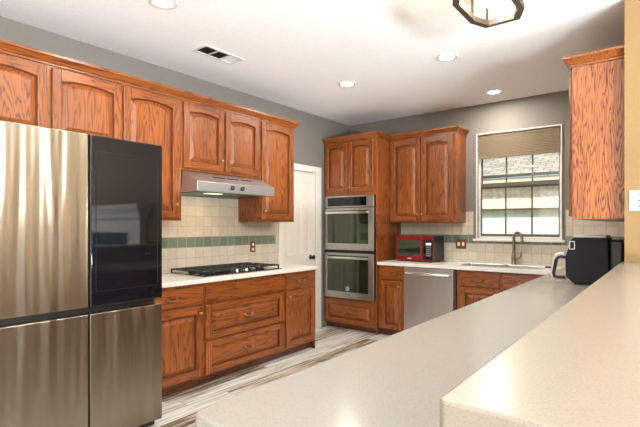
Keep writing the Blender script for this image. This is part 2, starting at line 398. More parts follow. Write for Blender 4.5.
# ------------------------------------------------------------------ kitchen window
win = struct(MB().box(WX0-.012, WX0, YB-.012, YB+.13, WZ0, WZ1+.012, .002).box(WX1, WX1+.012, YB-.012, YB+.13, WZ0, WZ1+.012, .002)
             .box(WX0, WX1, YB-.012, YB+.13, WZ1, WZ1+.012, .002).build('window_1', 'white'))
MB().box(WX0-.045, WX1+.045, YB-.040, YB+.13, WZ0-.028, WZ0, .006).build('window_sill', 'white', win)
Yf = YB+.055; ZM = 1.835
fr = MB()
fr.box(WX0, WX0+.022, Yf, Yf+.06, WZ0, WZ1).box(WX1-.022, WX1, Yf, Yf+.06, WZ0, WZ1).box(WX0+.022, WX1-.022, Yf, Yf+.06, WZ0, WZ0+.03).box(WX0+.022, WX1-.022, Yf, Yf+.06, WZ1-.04, WZ1)
fr.build('window_frame', 'light_gray', win)
def sash(name, z0, z1, yf, rows):
    s = MB(); x0, x1 = WX0+.022, WX1-.022
    s.box(x0, x0+.012, yf, yf+.028, z0, z1).box(x1-.012, x1, yf, yf+.028, z0, z1).box(x0+.012, x1-.012, yf, yf+.028, z0, z0+.03).box(x0+.012, x1-.012, yf, yf+.028, z1-.045, z1)
    o = s.build(name, 'window_bronze', win)
    g = MB().box(x0+.012, x1-.012, yf+.012, yf+.016, z0+.03, z1-.045); g.build('pane', 'glass', o)
    mt = MB()
    for k in (1, 2):
        u = x0+(x1-x0)*k/3; mt.box(u-.009, u+.009, yf+.017, yf+.026, z0+.03, z1-.045)
    for k in range(1, rows):
        w = z0+(z1-z0)*k/rows; mt.box(x0+.012, x1-.012, yf+.0172, yf+.0258, w-.009, w+.009)
    mt.build('muntin', 'window_bronze', o)
sash('upper_sash', ZM-.03, WZ1-.045, Yf+.03, 1)
sash('lower_sash', WZ0+.03, ZM+.034, Yf, 2)
sh = thing('window_shade', 'taupe pleated shade drawn partway down the kitchen window above the sink', 'shade', (0, YB+.03, 0))
MB().box(WX0+.012, WX1-.012, -.02, .018, WZ1-.03, WZ1-.002, .003).build('headrail', 'shade', sh)
pl = []; n = 26; zt, zb = WZ1-.03, 2.185
pts = [(-.012+(.0 if k % 2 else -.006), zt+(zb-zt)*k/n) for k in range(n+1)]
pts += [(.012+(0 if k % 2 else .006), zt+(zb-zt)*k/n) for k in range(n, -1, -1)]
MB().prism(pts, 0, WX0+.014, WX1-.014).build('pleated_fabric', 'shade', sh)
MB().box(WX0+.013, WX1-.013, -.016, .014, 2.165, 2.186, .003).build('bottom_rail', 'shade', sh)

# ------------------------------------------------------------------ outdoors, beyond the window
M['siding'] = tilemat('white_siding', srgb(214, 210, 192), srgb(206, 202, 184), srgb(170, 168, 150), .2, 0, bump=.3, rough=.8)
M['stone_band'] = plain('beige_stone', srgb(206, 186, 158), .9, var=.22, scale=14, bump=.3)
M['fascia'] = plain('tan_fascia', srgb(205, 188, 158), .7)
M['grass'] = plain('lawn', srgb(120, 140, 84), .9, var=.3, scale=12)
def shingles():
    m, nt, bs = newmat('pale_shingles'); L = nt.links.new
    tc = N(nt, 'ShaderNodeTexCoord')
    br = N(nt, 'ShaderNodeTexBrick'); setin(br, {'Color1': srgb(158, 148, 124), 'Color2': srgb(118, 110, 94), 'Mortar': srgb(80, 76, 66), 'Scale': 1, 'Mortar Size': .012, 'Mortar Smooth': .4, 'Brick Width': .24, 'Row Height': .11})
    L(tc.outputs['Object'], br.inputs['Vector']); L(br.outputs['Color'], bs.inputs['Base Color']); setin(bs, {'Roughness': .9}); return m
M['shingles'] = shingles()
struct(MB().box(-40, 40, YB+T+.01, 60, -.4, -.02).build('ground', 'grass'))
nh = thing('neighboring_house', 'pale sided house with shingle roof seen through the kitchen window', 'house', (-2.5, 9, -.02))
MB().box(-7, 7, 0, 4, 0, 1.70).build('wall', 'siding', nh)
MB().box(-7.02, 7.02, -.13, 4.0, 1.70, 1.76, .01).build('ledge_trim', 'fascia', nh)
MB().box(-7, 7, .0, 4, 1.76, 2.19).build('upper_wall', 'stone_band', nh)
MB().box(-7.2, 7.2, -.22, .0, 2.19, 2.28).build('fascia_board', 'fascia', nh)
rf = MB().box(-7.3, 7.3, 0, 5.2, 0, .06).build('roof', 'shingles', nh, (0, -.25, 2.28)); rf.rotation_euler = (math.radians(26), 0, 0)

# ------------------------------------------------------------------ cabinet builders
def door_mesh(parent, x0, z0, w, h, arch=0, knob=None, y=0, name='door', stile=.06, pull=False, rail=None):
    rail = rail or stile
    th = .023
    x1, z1 = x0+w, z0+h; xi0, xi1 = x0+stile, x1-stile; zi0 = z0+rail; zs = z1-rail-arch
    n = 14 if arch else 1
    def top(x, ins=0):
        t = (x-xi0)/(xi1-xi0)
        if not arch: return zs-ins
        return zs + arch*(1-(2*t-1)**2) - ins
    d = MB()
    d.box(x0, xi0, y-th, y-.0005, z0, z1, .007, 0, 3); d.box(xi1, x1, y-th, y-.0005, z0, z1, .007, 0, 3)
    d.box(xi0, xi1, y-th, y-.0005, z0, zi0, .005, 1)
    xs = [xi0+(xi1-xi0)*k/n for k in range(n+1)]
    d.prism([(x, top(x)) for x in xs]+[(xi1, z1), (xi0, z1)], 1, y-th, y-.0005, 1, 0)
    # small bead round the opening
    o = d.build(name, ['oak_v', 'oak_h'], parent)
    def loop(i, yy):
        xa, xb = xi0+i, xi1-i
        q = [(xa, yy, zi0+i), (xb, yy, zi0+i)]
        for k in range(n, -1, -1):
            x = xa+(xb-xa)*k/n; xo = xi0+(xi1-xi0)*k/n
            q.append((x, yy, top(xo)-i))
        return q
    wide = w > h*1.3
    ch = .032 if min(w, h) > .22 else .022
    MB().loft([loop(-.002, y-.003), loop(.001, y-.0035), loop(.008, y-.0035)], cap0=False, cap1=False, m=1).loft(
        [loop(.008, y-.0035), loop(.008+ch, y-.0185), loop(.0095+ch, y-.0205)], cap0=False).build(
        'raised_panel', ['oak_h' if wide else 'oak_v', 'groove_shade'], o)
    if knob: add_knob(o, knob[0], y-th, knob[1])
    if pull: add_pull(o, x0+w/2, y-th, z0+h/2)
    return o
def add_knob(parent, x, y, z):
    MB().lathe([(.008, 0), (.006, -.004), (.0055, -.012), (.012, -.017), (.0145, -.023), (.011, -.029), (0, -.030)], (x, y, z), 'y', 14).build('knob', 'brass', parent)
def add_pull(parent, x, y, z, w=.045):
    b = MB()
    for s in (-1, 1): b.lathe([(.012, 0), (.012, -.003), (.005, -.006), (.005, -.022)], (x+s*w, y, z), 'y', 12)
    path = [(x+w*math.cos(a), y-.02-.008*math.sin(a), z-.012*math.sin(a)) for a in [PI*k/12 for k in range(13)]]
    b.tube(path, [.0045+.002*math.sin(PI*k/12) for k in range(13)], 8)
    b.build('handle', 'pull', parent)
def slab(parent, x0, z0, w, h, y=0, name='drawer', pull=True, bev=.007):
    o = MB().box(x0, x0+w, y-.02, y-.0005, z0, z0+h, bev, 0, 3).build(name, 'oak_h', parent)
    if pull: add_pull(o, x0+w/2, y-.02, z0+h/2)
    return o
CROWN = [(0, 2.450), (.010, 2.450), (.010, 2.463), (.018, 2.468), (.026, 2.479), (.042, 2.498), (.050, 2.501), (.050, 2.520), (0, 2.520)]
CROWN_UP = [(o, z+.006) for o, z in CROWN]      # sits on top of the box
WR = -.227                                # kitchen face of the right wall

# ------------------------------------------------------------------ left run: upper cabinets
FX = -3.36; UD = .327                     # face plane and depth
def body_box(parent, w, d, z0, z1, name='cabinet_body', bev=.002): return MB().box(0, w, 0, d, z0, z1, bev).build(name, 'oak_v', parent)
Y0 = .30
t = thing('upper_cabinet', 'shallow oak wall cabinet directly above the refrigerator', 'cabinet', (FX, Y0, 0), LEFT, 'oak wall cabinets of the left wall')
body_box(t, 1.825-Y0, UD, 1.925, 2.455)
for a, b in ((.315, .765), (.795, 1.289), (1.32, 1.816)):
    door_mesh(t, a-Y0, 1.945, b-a, 2.44-1.945, .022, (b-Y0-.03, 1.98))
t = thing('upper_cabinet', 'tall narrow oak wall cabinet between refrigerator and range hood', 'cabinet', (FX, 1.827, 0), LEFT, 'oak wall cabinets of the left wall')
body_box(t, .541, UD, 1.40, 2.455)
door_mesh(t, .006, 1.425, .498, 1.015, .026, (.006+.498-.032, 1.54))
t = thing('upper_cabinet', 'two-door oak wall cabinet directly above the range hood', 'cabinet', (FX, 2.37, 0), LEFT, 'oak wall cabinets of the left wall')
body_box(t, .945, UD, 1.845, 2.455)
door_mesh(t, .010, 1.865, .447, .575, .024, (.425, 1.965))
door_mesh(t, .480, 1.865, .447, .575, .024, (.512, 1.965))
t = thing('upper_cabinet', 'single-door oak wall cabinet right of the hood, next to white door', 'cabinet', (FX, 3.317, 0), LEFT, 'oak wall cabinets of the left wall')
body_box(t, .541, UD, 1.40, 2.455)
door_mesh(t, .018, 1.425, .49, 1.015, .026, (.05, 1.51))
cm = MB()
# crown runs along the front and returns to the wall at its far end (local frame of the run)
t = thing('crown_molding', 'long oak crown molding capping the wall cabinets on the left wall', 'molding', (FX, Y0, 0), LEFT)
cm.sweep([(0, 0), (3.86-Y0, 0), (3.86-Y0, UD)], [(o+.001, z+.006) for o, z in CROWN]); cm.build('crown_run', 'oak_h', t)

# ------------------------------------------------------------------ left run: base cabinets
BX = -3.10; BD = .585
def toe(parent, w, d, foot_left=False, foot_right=False):
    b = MB().box(0, w, .07, d, .002, .09)
    if foot_right: b.box(w-.022, w, 0, .07, .002, .09)
    if foot_left: b.box(0, .022, 0, .07, .002, .09)
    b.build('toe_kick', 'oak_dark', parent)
G = 'oak base cabinets of the left wall'
t = thing('base_cabinet', 'oak base cabinet with one drawer and one door beside the refrigerator', 'cabinet', (BX, 1.77, 0), LEFT, G)
body_box(t, .623, BD, .09, .874); toe(t, .623, BD)
slab(t, .012, .705, .60, .142); door_mesh(t, .012, .105, .60, .58, 0, (.58, .63), stile=.065)
t = thing('base_cabinet', 'wide oak base cabinet with two deep raised-panel drawers below the cooktop', 'cabinet', (BX, 2.395, 0), LEFT, G)
body_box(t, 1.008, BD, .09, .874); toe(t, 1.008, BD)
slab(t, .018, .705, .972, .142, name='false_front', pull=False)
door_mesh(t, .018, .395, .972, .292, 0, None, name='drawer', stile=.062, rail=.055, pull=True)
door_mesh(t, .018, .10, .972, .28, 0, None, name='drawer', stile=.062, rail=.055, pull=True)
t = thing('base_cabinet', 'narrow oak base cabinet at end of left counter, near the white door', 'cabinet', (BX, 3.405, 0), LEFT, G)
body_box(t, .515, BD, .09, .874); toe(t, .515, BD, foot_right=True)
slab(t, .018, .705, .475, .142); door_mesh(t, .018, .105, .475, .58, 0, (.05, .63), stile=.065)
ct = MB().box(XL+.012, -3.07, 1.762, 3.924, .876, .914, .006).build('countertop', 'quartz_white'); tag(ct, 'white countertop holding the gas cooktop along the left wall', 'countertop')

# ------------------------------------------------------------------ tile backsplashes
def splash(label, loc, rz, tiles, greens):
    t = thing('tile_backsplash', label, 'backsplash', loc, rz)
    b = MB()
    for x0, x1, z0, z1 in tiles: b.box(x0, x1, -.008, -.0005, z0, z1)
    b.build('cream_tile_field', 'tile_cream', t)
    g = MB()
    for x0, x1, z0, z1 in greens: g.box(x0, x1, -.009, -.0007, z0, z1)
    g.build('green_tile_border', 'tile_green', t)
splash('cream tile backsplash with green tile border behind the cooktop', (XL, 0, 0), LEFT,
       [(1.76, 3.90, .9145, 1.146), (1.76, 3.94, 1.248, 1.398), (2.372, 3.315, 1.398, 1.64), (3.90, 3.94, .9145, 1.248)], [(1.76, 3.90, 1.146, 1.248)])
splash('cream tile backsplash with green tile border around the sink window', (0, YB, 0), BACK,
       [(-2.858, -.229, .9145, 1.146), (-2.858, WX0-.047, 1.248, 1.397), (-1.972, WX0-.047, 1.397, 1.53), (WX1+.047, -.229, 1.248, 1.398), (WX1+.047, -.535, 1.398, 1.53)],
       [(-2.858, WX0-.047, 1.146, 1.248), (WX0-.047, WX1+.047, 1.146, 1.176), (WX1+.047, -.229, 1.146, 1.248)])

# ------------------------------------------------------------------ oven tower
UX0, UX1, UY = -2.862, -1.975, 5.17        # wall cabinet beside the tower
TX, TY, TW, TD = XL+.003, 4.858, .824, .618
t = thing('oven_cabinet', 'tall oak cabinet housing the double wall oven', 'cabinet', (TX, TY, 0), BACK)
b = MB(); b.box(0, .02, 0, TD, .09, 2.455, .002).box(TW-.02, TW, 0, TD, .0025, 2.455, .002); b.build('side_panel', 'oak_v', t)
b = MB(); b.box(.02, TW-.02, 0, TD, 1.752, 2.455).box(.02, TW-.02, 0, TD, .075, .408).box(.02, TW-.02, TD-.02, TD, .408, 1.752); b.build('cabinet_body', 'oak_v', t)
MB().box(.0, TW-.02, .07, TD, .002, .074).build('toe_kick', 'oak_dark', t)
door_mesh(t, .03, 1.80, .358, .64, .025, (.36, 1.85), stile=.055)
door_mesh(t, .405, 1.80, .365, .64, .025, (.43, 1.85), stile=.055)
door_mesh(t, .028, .095, .745, .29, 0, None, name='drawer', pull=True, stile=.05, rail=.05)
cm = MB(); cm.sweep([(-.0, 0), (TW, 0), (TW, UY-TY-.053)], CROWN_UP); cm.build('crown', 'oak_h', t)

t = thing('wall_oven', 'stainless double wall oven built into the tall oak cabinet', 'oven', (TX+.022, TY, 0), BACK)
OW = .768
MB().box(.004, OW-.004, .003, .56, .418, 1.745).build('oven_body', 'dark_gray', t)
p = MB().box(0, OW, -.028, 0, 1.600, 1.748, .004).build('control_panel', 'steel', t)
MB().box(.055, .665, -.030, -.0282, 1.615, 1.730, .0006).build('control_glass', 'black_glass', p)
MB().box(.33, .42, -.031, -.0301, 1.645, 1.71).build('display', 'black', p)
def oven_door(z0, z1, name):
    d = MB().box(0, OW, -.032, 0, z0, z1, .004).build(name, 'steel', t)
    MB().box(.055, OW-.075, -.034, -.0322, z0+.085, z1-.03, .0006).build('oven_window', 'oven_glass', d)
    MB().box(.045, OW-.065, -.075, -.052, z1-.075, z1-.045, .007).box(.06, .085, -.06, -.034, z1-.07, z1-.05).box(OW-.105, OW-.08, -.06, -.034, z1-.07, z1-.05).build('handle', 'steel_bright', d)
    return d
oven_door(1.045, 1.590, 'upper_oven_door')
d = oven_door(.418, 1.005, 'lower_oven_door')
MB().box(.0, OW, -.012, 0, 1.006, 1.044).build('vent_strip', 'black', t)
bx, bz = OW/2-.005, .545
bd = MB().lathe([(.030, 0), (.030, -.002), (.026, -.0025), (0, -.0025)], (bx, -.034, bz), 'y', 24).build('badge', 'light_gray', d)
b = MB()
b.tube([(bx+.022*math.cos(a), -.0375, bz+.022*math.sin(a)) for a in [2*PI*k/24 for k in range(25)]], .0018, 6)
b.tube([(bx+.010*math.cos(a)-.006*(a > 5), -.0375, bz+.011*math.sin(a)) for a in [.6+5.1*k/14 for k in range(15)]], .002, 6)
b.tube([(bx+.003+.012*k/6, -.0375, bz-.002+.006*math.sin(k)) for k in range(7)], .0018, 6)
b.build('script_emblem', 'dark_gray', bd)
b = MB()
for k in range(7): b.box(bx-.045+k*.013, bx-.036+k*.013, -.0328, -.0322, .466, .474)
b.build('lettering', 'dark_gray', d)

# ------------------------------------------------------------------ back run: wall cabinet
t = thing('upper_cabinet', 'two-door oak wall cabinet above the microwave, left of the window', 'cabinet', (UX0+.003, UY, 0), BACK)
w = UX1-UX0-.003
body_box(t, w, YB-UY-.003, 1.40, 2.455)
door_mesh(t, .03, 1.42, .405, 1.02, .03, (.40, 1.50), stile=.062); door_mesh(t, .445, 1.42, .405, 1.02, .03, (.46, 1.50), stile=.062)
cm = MB(); cm.sweep([(.0, 0), (w, 0), (w, YB-UY-.003)], CROWN_UP); cm.build('crown', 'oak_h', t)
# ------------------------------------------------------------------ back run: base cabinets, dishwasher
CY = 4.885; CD = YB-CY-.003
t = thing('base_cabinet', 'narrow oak base cabinet between the oven cabinet and dishwasher', 'cabinet', (-2.858, CY, 0), BACK)
body_box(t, .352, CD, .09, .874); toe(t, .352, CD)
slab(t, .045, .70, .285, .15); door_mesh(t, .045, .105, .285, .58, 0, (.295, .63), stile=.055)
t = thing('dishwasher', 'stainless steel dishwasher with bar handle below the white counter', 'dishwasher', (-2.50, CY, 0), BACK)
MB().box(.004, .625, .004, .56, .10, .868).build('dishwasher_body', 'dark_gray', t)
MB().box(.004, .625, .06, .10, .003, .10).build('toe_panel', 'black', t)
d = MB().box(.002, .608, -.028, .003, .115, .866, .006).build('front_panel', 'steel', t)
b = MB(); hz = .795
b.tube([(.035, -.03, hz), (.036, -.05, hz+.003), (.05, -.062, hz+.005), (.31, -.064, hz+.006), (.56, -.062, hz+.005), (.575, -.05, hz+.003), (.576, -.03, hz)], [.016, .016, .018, .018, .018, .016, .016], 12)
b.build('handle', 'steel_bright', d)
SX0, SX1 = -1.858, -.905
t = thing('sink_cabinet', 'oak base cabinet below the kitchen sink', 'cabinet', (SX0, CY, 0), BACK)
w = SX1-SX0
MB().box(0, .02, 0, CD, .09, .872).box(w-.02, w, 0, CD, .09, .872).box(.02, w-.02, 0, CD, .09, .11).box(.02, w-.02, CD-.015, CD, .11, .872).box(.02, w-.02, 0, .02, .11, .872).build('cabinet_body', 'oak_v', t)
toe(t, w, CD)
slab(t, .035, .70, .42, .15, pull=True, name='false_front'); slab(t, .482, .70, .42, .15, pull=True, name='false_front')
door_mesh(t, .035, .105, .42, .58, 0, (.42, .63)); door_mesh(t, .482, .105, .42, .58, 0, (.515, .63))

# back countertop with two basin cut-outs
b = MB(); cx0, cx1, cy0, cy1 = -2.858, -.888, 4.85, YB-.010
H1, H2 = (-1.86, -1.47), (-1.44, -1.05); hy0, hy1 = 4.945, 5.33
za, zb = .876, .914
b.box(cx0, H1[0], cy0, cy1, za, zb).box(H1[0], cx1, cy0, hy0, za, zb).box(H1[0], cx1, hy1, cy1, za, zb).box(H1[1], H2[0], hy0, hy1, za, zb).box(H2[1], cx1, hy0, hy1, za, zb)
ct = b.build('countertop', 'quartz_white'); tag(ct, 'white countertop below the window holding the sink and microwave', 'countertop')
t = thing('kitchen_sink', 'stainless double-bowl sink set into the white counter below the window', 'sink', (-1.455, 5.14, .9145), BACK)
for k, (a, c) in enumerate((H1, H2)):
    x0, x1, y0, y1 = a+.003+1.455, c-.003+1.455, hy0+.003-5.14, hy1-.003-5.14
    q = lambda i, z: [(x0+i, y0+i, z), (x1-i, y0+i, z), (x1-i, y1-i, z), (x0+i, y1-i, z)]
    b = MB().loft([q(-.014, .0), q(-.014, .004), q(.0, .005), q(.004, -.004), q(.012, -.17), q(.03, -.18)], cap0=False)
    bw = b.build('bowl', 'steel', t)
    MB().lathe([(.04, -.179), (.04, -.176), (.03, -.176), (0, -.177)], ((x0+x1)/2, (y0+y1)/2+.05, 0), 'z', 18).build('drain', 'steel_bright', bw)
# faucet
t = thing('faucet', 'dark metal gooseneck faucet behind the sink', 'faucet', (-1.395, 5.40, .9145), BACK)
MB().lathe([(.034, 0), (.034, .006), (.027, .012), (.024, .05), (.026, .075), (.024, .10), (.017, .115), (.015, .13)]).build('base', 'bronze', t)
R = .066; dx, dy = .80, -.60; zt = .30
path = [(0, 0, .12), (0, 0, .2), (0, 0, zt-.01)] + [(dx*(R-R*math.cos(a)), dy*(R-R*math.cos(a)), zt+R*math.sin(a)) for a in [PI*k/12 for k in range(13)]]
path += [(dx*2*R*1.02, dy*2*R*1.02, zt-.02)]
MB().tube(path, .016, 12).build('spout', 'bronze', t)
ex, ey = dx*2*R*1.02, dy*2*R*1.02
MB().lathe([(.014, zt-.01), (.018, zt-.02), (.019, zt-.055), (.014, zt-.06), (0, zt-.06)], (ex, ey, 0)).build('spray_head', 'bronze', t)
MB().tube([(.0, 0, .07), (.03, -.004, .07), (.055, -.006, .075), (.075, -.008, .10), (.08, -.008, .155)], [.013, .013, .012, .009, .006], 10).build('lever', 'bronze', t)
t = MB().box(-.035, .035, -.02, .02, 0, .016, .006).build('soap_dish', 'black', None, (-1.0, 5.24, .9145)); tag(t, 'small dark dish on white counter right of the sink', 'dish')

# ------------------------------------------------------------------ peninsula and raised bar
KX = -.224                                # kitchen face of the knee wall
struct(MB().box(KX, KX+.13, .68, YT-.001, 0, 1.073).build('wall_knee', 'wall_tan'))
t = thing('peninsula_cabinet', 'long oak base cabinet below the beige peninsula counter', 'cabinet', (-.86, 4.80, 0), RIGHT)
MB().box(0, 4.10, 0, .59, .09, .870, .002).build('cabinet_body', 'oak_v', t)
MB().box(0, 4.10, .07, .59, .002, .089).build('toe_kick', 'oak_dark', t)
for k in range(6):
    x = .02+k*.68
    slab(t, x, .70, .65, .15); door_mesh(t, x, .105, .65, .58, 0, (x+.62, .63))
def rounded(x0, x1, y0, y1, r00=0, r10=0, n=8):
    """xy outline, rounding the (x0,y0) and (x1,y0) corners"""
    p = [(x1, y1), (x0, y1)]
    if r00: p += [(x0+r00-r00*math.cos(a), y0+r00-r00*math.sin(a)) for a in [PI/2*k/n for k in range(n+1)]]
    else: p.append((x0, y0))
    if r10: p += [(x1-r10+r10*math.sin(a), y0+r10-r10*math.cos(a)) for a in [PI/2*k/n for k in range(n+1)]]
    else: p.append((x1, y0))
    return p
def edge_slab(pts, z0, z1, r):
    """counter slab with an eased edge"""
    P = [Vector((p[0], p[1])) for p in pts]; n = len(P)
    def inset(i):
        out = []
        for k in range(n):
            a, b, c = P[k-1], P[k], P[(k+1) % n]
            d1, d2 = (b-a).normalized(), (c-b).normalized()
            n1, n2 = Vector((-d1.y, d1.x)), Vector((-d2.y, d2.x)); m = (n1+n2).normalized()
            out.append(b+m*i/max(.3, m.dot(n1)))
        return out
    loops = []
    for i, z in ((r, z0), (r*.3, z0+r*.3), (0, z0+r), (0, z1-r), (r*.3, z1-r*.3), (r, z1)):
        loops.append([(q.x, q.y, z) for q in inset(i)])
    return MB().loft(loops)
ct = edge_slab(rounded(-.886, -.2285, .648, YB-.010, .03), .872, .914, .006).build('countertop', 'quartz_gloss'); tag(ct, 'lower beige peninsula countertop reaching to the window wall', 'countertop')
ct = edge_slab(rounded(-.246, .27, .573, YT-.002, .012, .03), 1.075, 1.12, .005).build('bar_top', 'quartz_beige'); tag(ct, 'raised beige bar top in the right foreground, ending at the tan wall', 'countertop')

# ------------------------------------------------------------------ right wall cabinet (end panel faces the room)
RX = -.535; RY1, RY0 = 5.10, 3.56
t = thing('upper_cabinet', 'oak wall cabinet hung beside the tan wall, broad grained end panel showing', 'cabinet', (RX, RY1, 0), RIGHT)
w = RY1-RY0
MB().box(0, w, 0, WR-.002-RX, 1.40, 2.455, .002).build('cabinet_body', 'oak_bold', t)
dw = (w-.06)/3
for k in range(3): door_mesh(t, .02+k*(dw+.01), 1.42, dw, 1.02, .03)
cm = MB(); cm.sweep([(0, 0), (w, 0), (w, WR-.002-RX)], CROWN_UP); cm.build('crown', 'oak_h', t)

# ------------------------------------------------------------------ refrigerator
FRX, FY0, FYM, FY1 = -2.70, .795, 1.270, 1.752
t = thing('refrigerator', 'four-door stainless refrigerator with one black glass door', 'refrigerator', (FRX, FY0, 0), LEFT)
fw = FY1-FY0; fm = FYM-FY0
MB().box(.008, fw-.008, .075, .94, .04, 1.875, .004).build('refrigerator_body', 'dark_gray', t)
MB().box(.02, fw-.02, .07, .09, .81, .90).build('handle_recess', 'black', t)
MB().box(.02, fw-.02, .06, .10, .01, .07).build('kick_grille', 'black', t)
MB().box(.0, fm-.004, 0, .068, .872, 1.895, .006, 0, 3).build('upper_steel_door', 'steel_fridge', t)
b = MB()
for (x0, x1, z0, z1) in ((fm+.035, fm+.039, .96, 1.80), (fw-.039, fw-.035, .96, 1.80), (fm+.039, fw-.039, 1.796, 1.80), (fm+.039, fw-.039, .96, .964)): b.box(x0, x1, -.0035, -.0022, z0, z1)
b.build('display_border', 'charcoal', t)
g = MB().box(fm+.004, fw, 0, .068, .872, 1.895, .004, 0, 3).build('upper_glass_door', 'black', t)
MB().box(fm+.012, fw-.004, -.002, -.0003, .880, 1.889, .0008).build('glass_panel', 'black_glass', g)
MB().box(.0, fm-.004, 0, .068, .06, .832, .006, 0, 3).build('lower_left_door', 'steel_fridge', t)
MB().box(fm+.004, fw, 0, .068, .06, .832, .006, 0, 3).build('lower_right_door', 'steel_fridge', t)

# ------------------------------------------------------------------ range hood
HY0 = 2.374
t = thing('range_hood', 'stainless under-cabinet range hood above the gas cooktop', 'hood', (XL, HY0, 0), LEFT)
hw = .938
prof = [(-.0105, 1.655), (-.545, 1.655), (-.545, 1.738), (-.345, 1.838), (-.0105, 1.838)]
MB().prism(prof, 0, 0, hw, 0, .003).build('hood_shell', 'steel_hood', t)
MB().box(.04, hw-.04, -.47, -.05, 1.649, 1.6545).build('filter', 'dark_gray', t)
MB().box(.2, .36, -.44, -.37, 1.645, 1.649).build('lamp_lens', 'hood_lens', t)
for x in (.385, .505): MB().lathe([(.021, 0), (.020, -.014), (.016, -.018), (0, -.018)], (x, -.5455, 1.70), 'y', 16).build('knob', 'black', t)
al = math.atan2(.1, .2)
for k in range(3):
    b = MB().box(-.07, .07, -.011, .011, 0, .0015)
    o = b.build('vent_slot', 'black', t, (.32+k*.17, -.435, 1.7942)); o.rotation_euler = (al, 0, 0)
light('hood_lamp', 'AREA', (XL+.36, 2.75, 1.64), (0, 0, 0), 1.3, (1, .78, .48), shape='RECTANGLE', size=.3, size_y=.1)

# ------------------------------------------------------------------ gas cooktop
t = thing('gas_cooktop', 'black gas cooktop with cast-iron grates on the left counter', 'cooktop', (-3.105, 2.41, .9145), LEFT)
cwid, cdep = .985, .535
MB().box(0, cwid, 0, cdep, 0, .012, .004).build('cooktop_tray', 'steel_bright', t)
MB().box(.03, cwid-.03, .02, cdep-.02, .0122, .015).build('black_top', 'black_glass', t)
bur = [(.17, .14, .04), (.17, .38, .035), (.485, .30, .05), (.80, .14, .035), (.80, .38, .04)]
for x, y, r in bur:
    MB().lathe([(r*1.25, .015), (r*1.25, .022), (r, .024), (r, .032), (r*.9, .035), (0, .036)], (x, y, 0), 'z', 20).build('burner', 'iron', t)
for k, (a, c) in enumerate(((.015, .325), (.335, .635), (.645, .955))):
    b = MB(); ya, yb = (.02, .50) if k != 1 else (.115, .50)
    zt, zb = .052, .040
    for y in (ya, yb-.014): b.box(a, c, y, y+.014, zb, zt, .003)
    for x in (a, c-.014): b.box(x, x+.014, ya+.014, yb-.014, zb, zt, .003)
    mx = (a+c)/2
    b.box(mx-.006, mx+.006, ya+.014, yb-.014, zb+.002, zt+.001, .002)
    for y in (ya+(yb-ya)*.27, ya+(yb-ya)*.5, ya+(yb-ya)*.73): b.box(a+.014, c-.014, y-.006, y+.006, zb+.001, zt+.0005, .002)
    for x in (a, c-.014):
        for y in (ya, yb-.014): b.box(x+.001, x+.013, y+.001, y+.013, .0125, zb+.002)
    b.build('grate', 'iron', t)
for k in range(5):
    MB().lathe([(.020, .0152), (.019, .018), (.016, .022), (.015, .042), (0, .043)], (.365+k*.06, .062, 0), 'z', 16).build('knob', 'steel_bright' if k % 2 else 'black', t)

# ------------------------------------------------------------------ microwave
t = thing('microwave', 'red microwave oven with black sides on the white counter', 'microwave', (-2.735, 5.10, .915), BACK)
mw, mh = .498, .318
MB().box(0, mw, .02, .34, .014, mh, .006).build('microwave_case', 'black', t)
for x in (.05, mw-.05):
    for y in (.06, .30): MB().lathe([(.014, 0), (.014, .0145)], (x, y, 0), 'z', 12).build('foot', 'black', t)
d = MB().box(.001, .365, 0, .0195, .016, mh-.002, .005).build('door', 'red', t)
MB().box(.03, .335, -.0012, -.0002, .07, mh-.05, .0004).build('door_window', 'oven_glass', d)
MB().box(.345, .362, -.016, -.0003, .03, mh-.02, .005).build('handle', 'red', d)
MB().box(.165, .215, -.001, -.0002, .035, .046).build('lettering', 'light_gray', d)
p = MB().box(.367, mw-.001, 0, .0195, .016, mh-.002, .005).build('control_panel', 'red', t)
MB().box(.375, mw-.004, -.0012, -.0002, .035, mh-.05, .0004).build('control_glass', 'black_glass', p)
MB().box(.41, .475, -.0022, -.0013, .21, .235).build('display', 'lcd', p)
b = MB()
for r in range(5):
    for c in range(3): b.box(.412+c*.022, .430+c*.022, -.002, -.0013, .075+r*.025, .092+r*.025)
b.build('keypad', 'keypad_gray', p)

# ------------------------------------------------------------------ countertop fryer under the right cabinet
t = thing('air_fryer', 'charcoal air fryer with basket handle on peninsula counter below right cabinet', 'air fryer', (-.60, 3.86, .9145), BACK)
body = [(.02, .012), (.0, .035), (-.022, .055), (-.026, .20), (.018, .345), (.03, .352), (.235, .352), (.25, .345), (.258, .05), (.25, .012)]
MB().prism(body, 1, 0, .31, 0, .006).build('fryer_body', 'charcoal', t)
for x in (.04, .22):
    for y in (.04, .27): MB().lathe([(.014, 0), (.014, .013)], (x, y, 0), 'z', 12).build('foot', 'black', t)
MB().box(.2585, .345, .01, .30, .012, .335, .018, 0, 3).build('dark_block', 'black', t)  # dark block between the fryer body and the wall
MB().box(.03, .24, .01, .30, .3525, .368, .004).build('lid', 'light_gray', t)
MB().prism([(-.0275, .05), (-.0275, .195), (-.034, .19), (-.034, .055)], 1, .02, .29, 0).build('basket_front', 'light_gray', t)
hp = [(-.034, .195), (-.06, .205), (-.085, .195), (-.096, .17), (-.112, .075), (-.108, .05), (-.085, .042), (-.034, .046)]
b = MB(); b.tube([(x, .045, z) for x, z in hp], .012, 10); b.tube([(-.034+(x+.034)*1.2, .074, .12+(z-.12)*1.2) for x, z in hp], .017, 10, 1)
b.build('basket_handle', ['black', 'light_gray'], t)
em = MB()
for (x0, x1, z0, z1) in ((.002, .008, .262, .325), (.034, .040, .262, .325), (.008, .034, .262, .268), (.008, .034, .319, .325)): em.box(x0, x1, -.005, -.0005, z0, z1, .001)
em.build('latch_plate', 'steel', t)

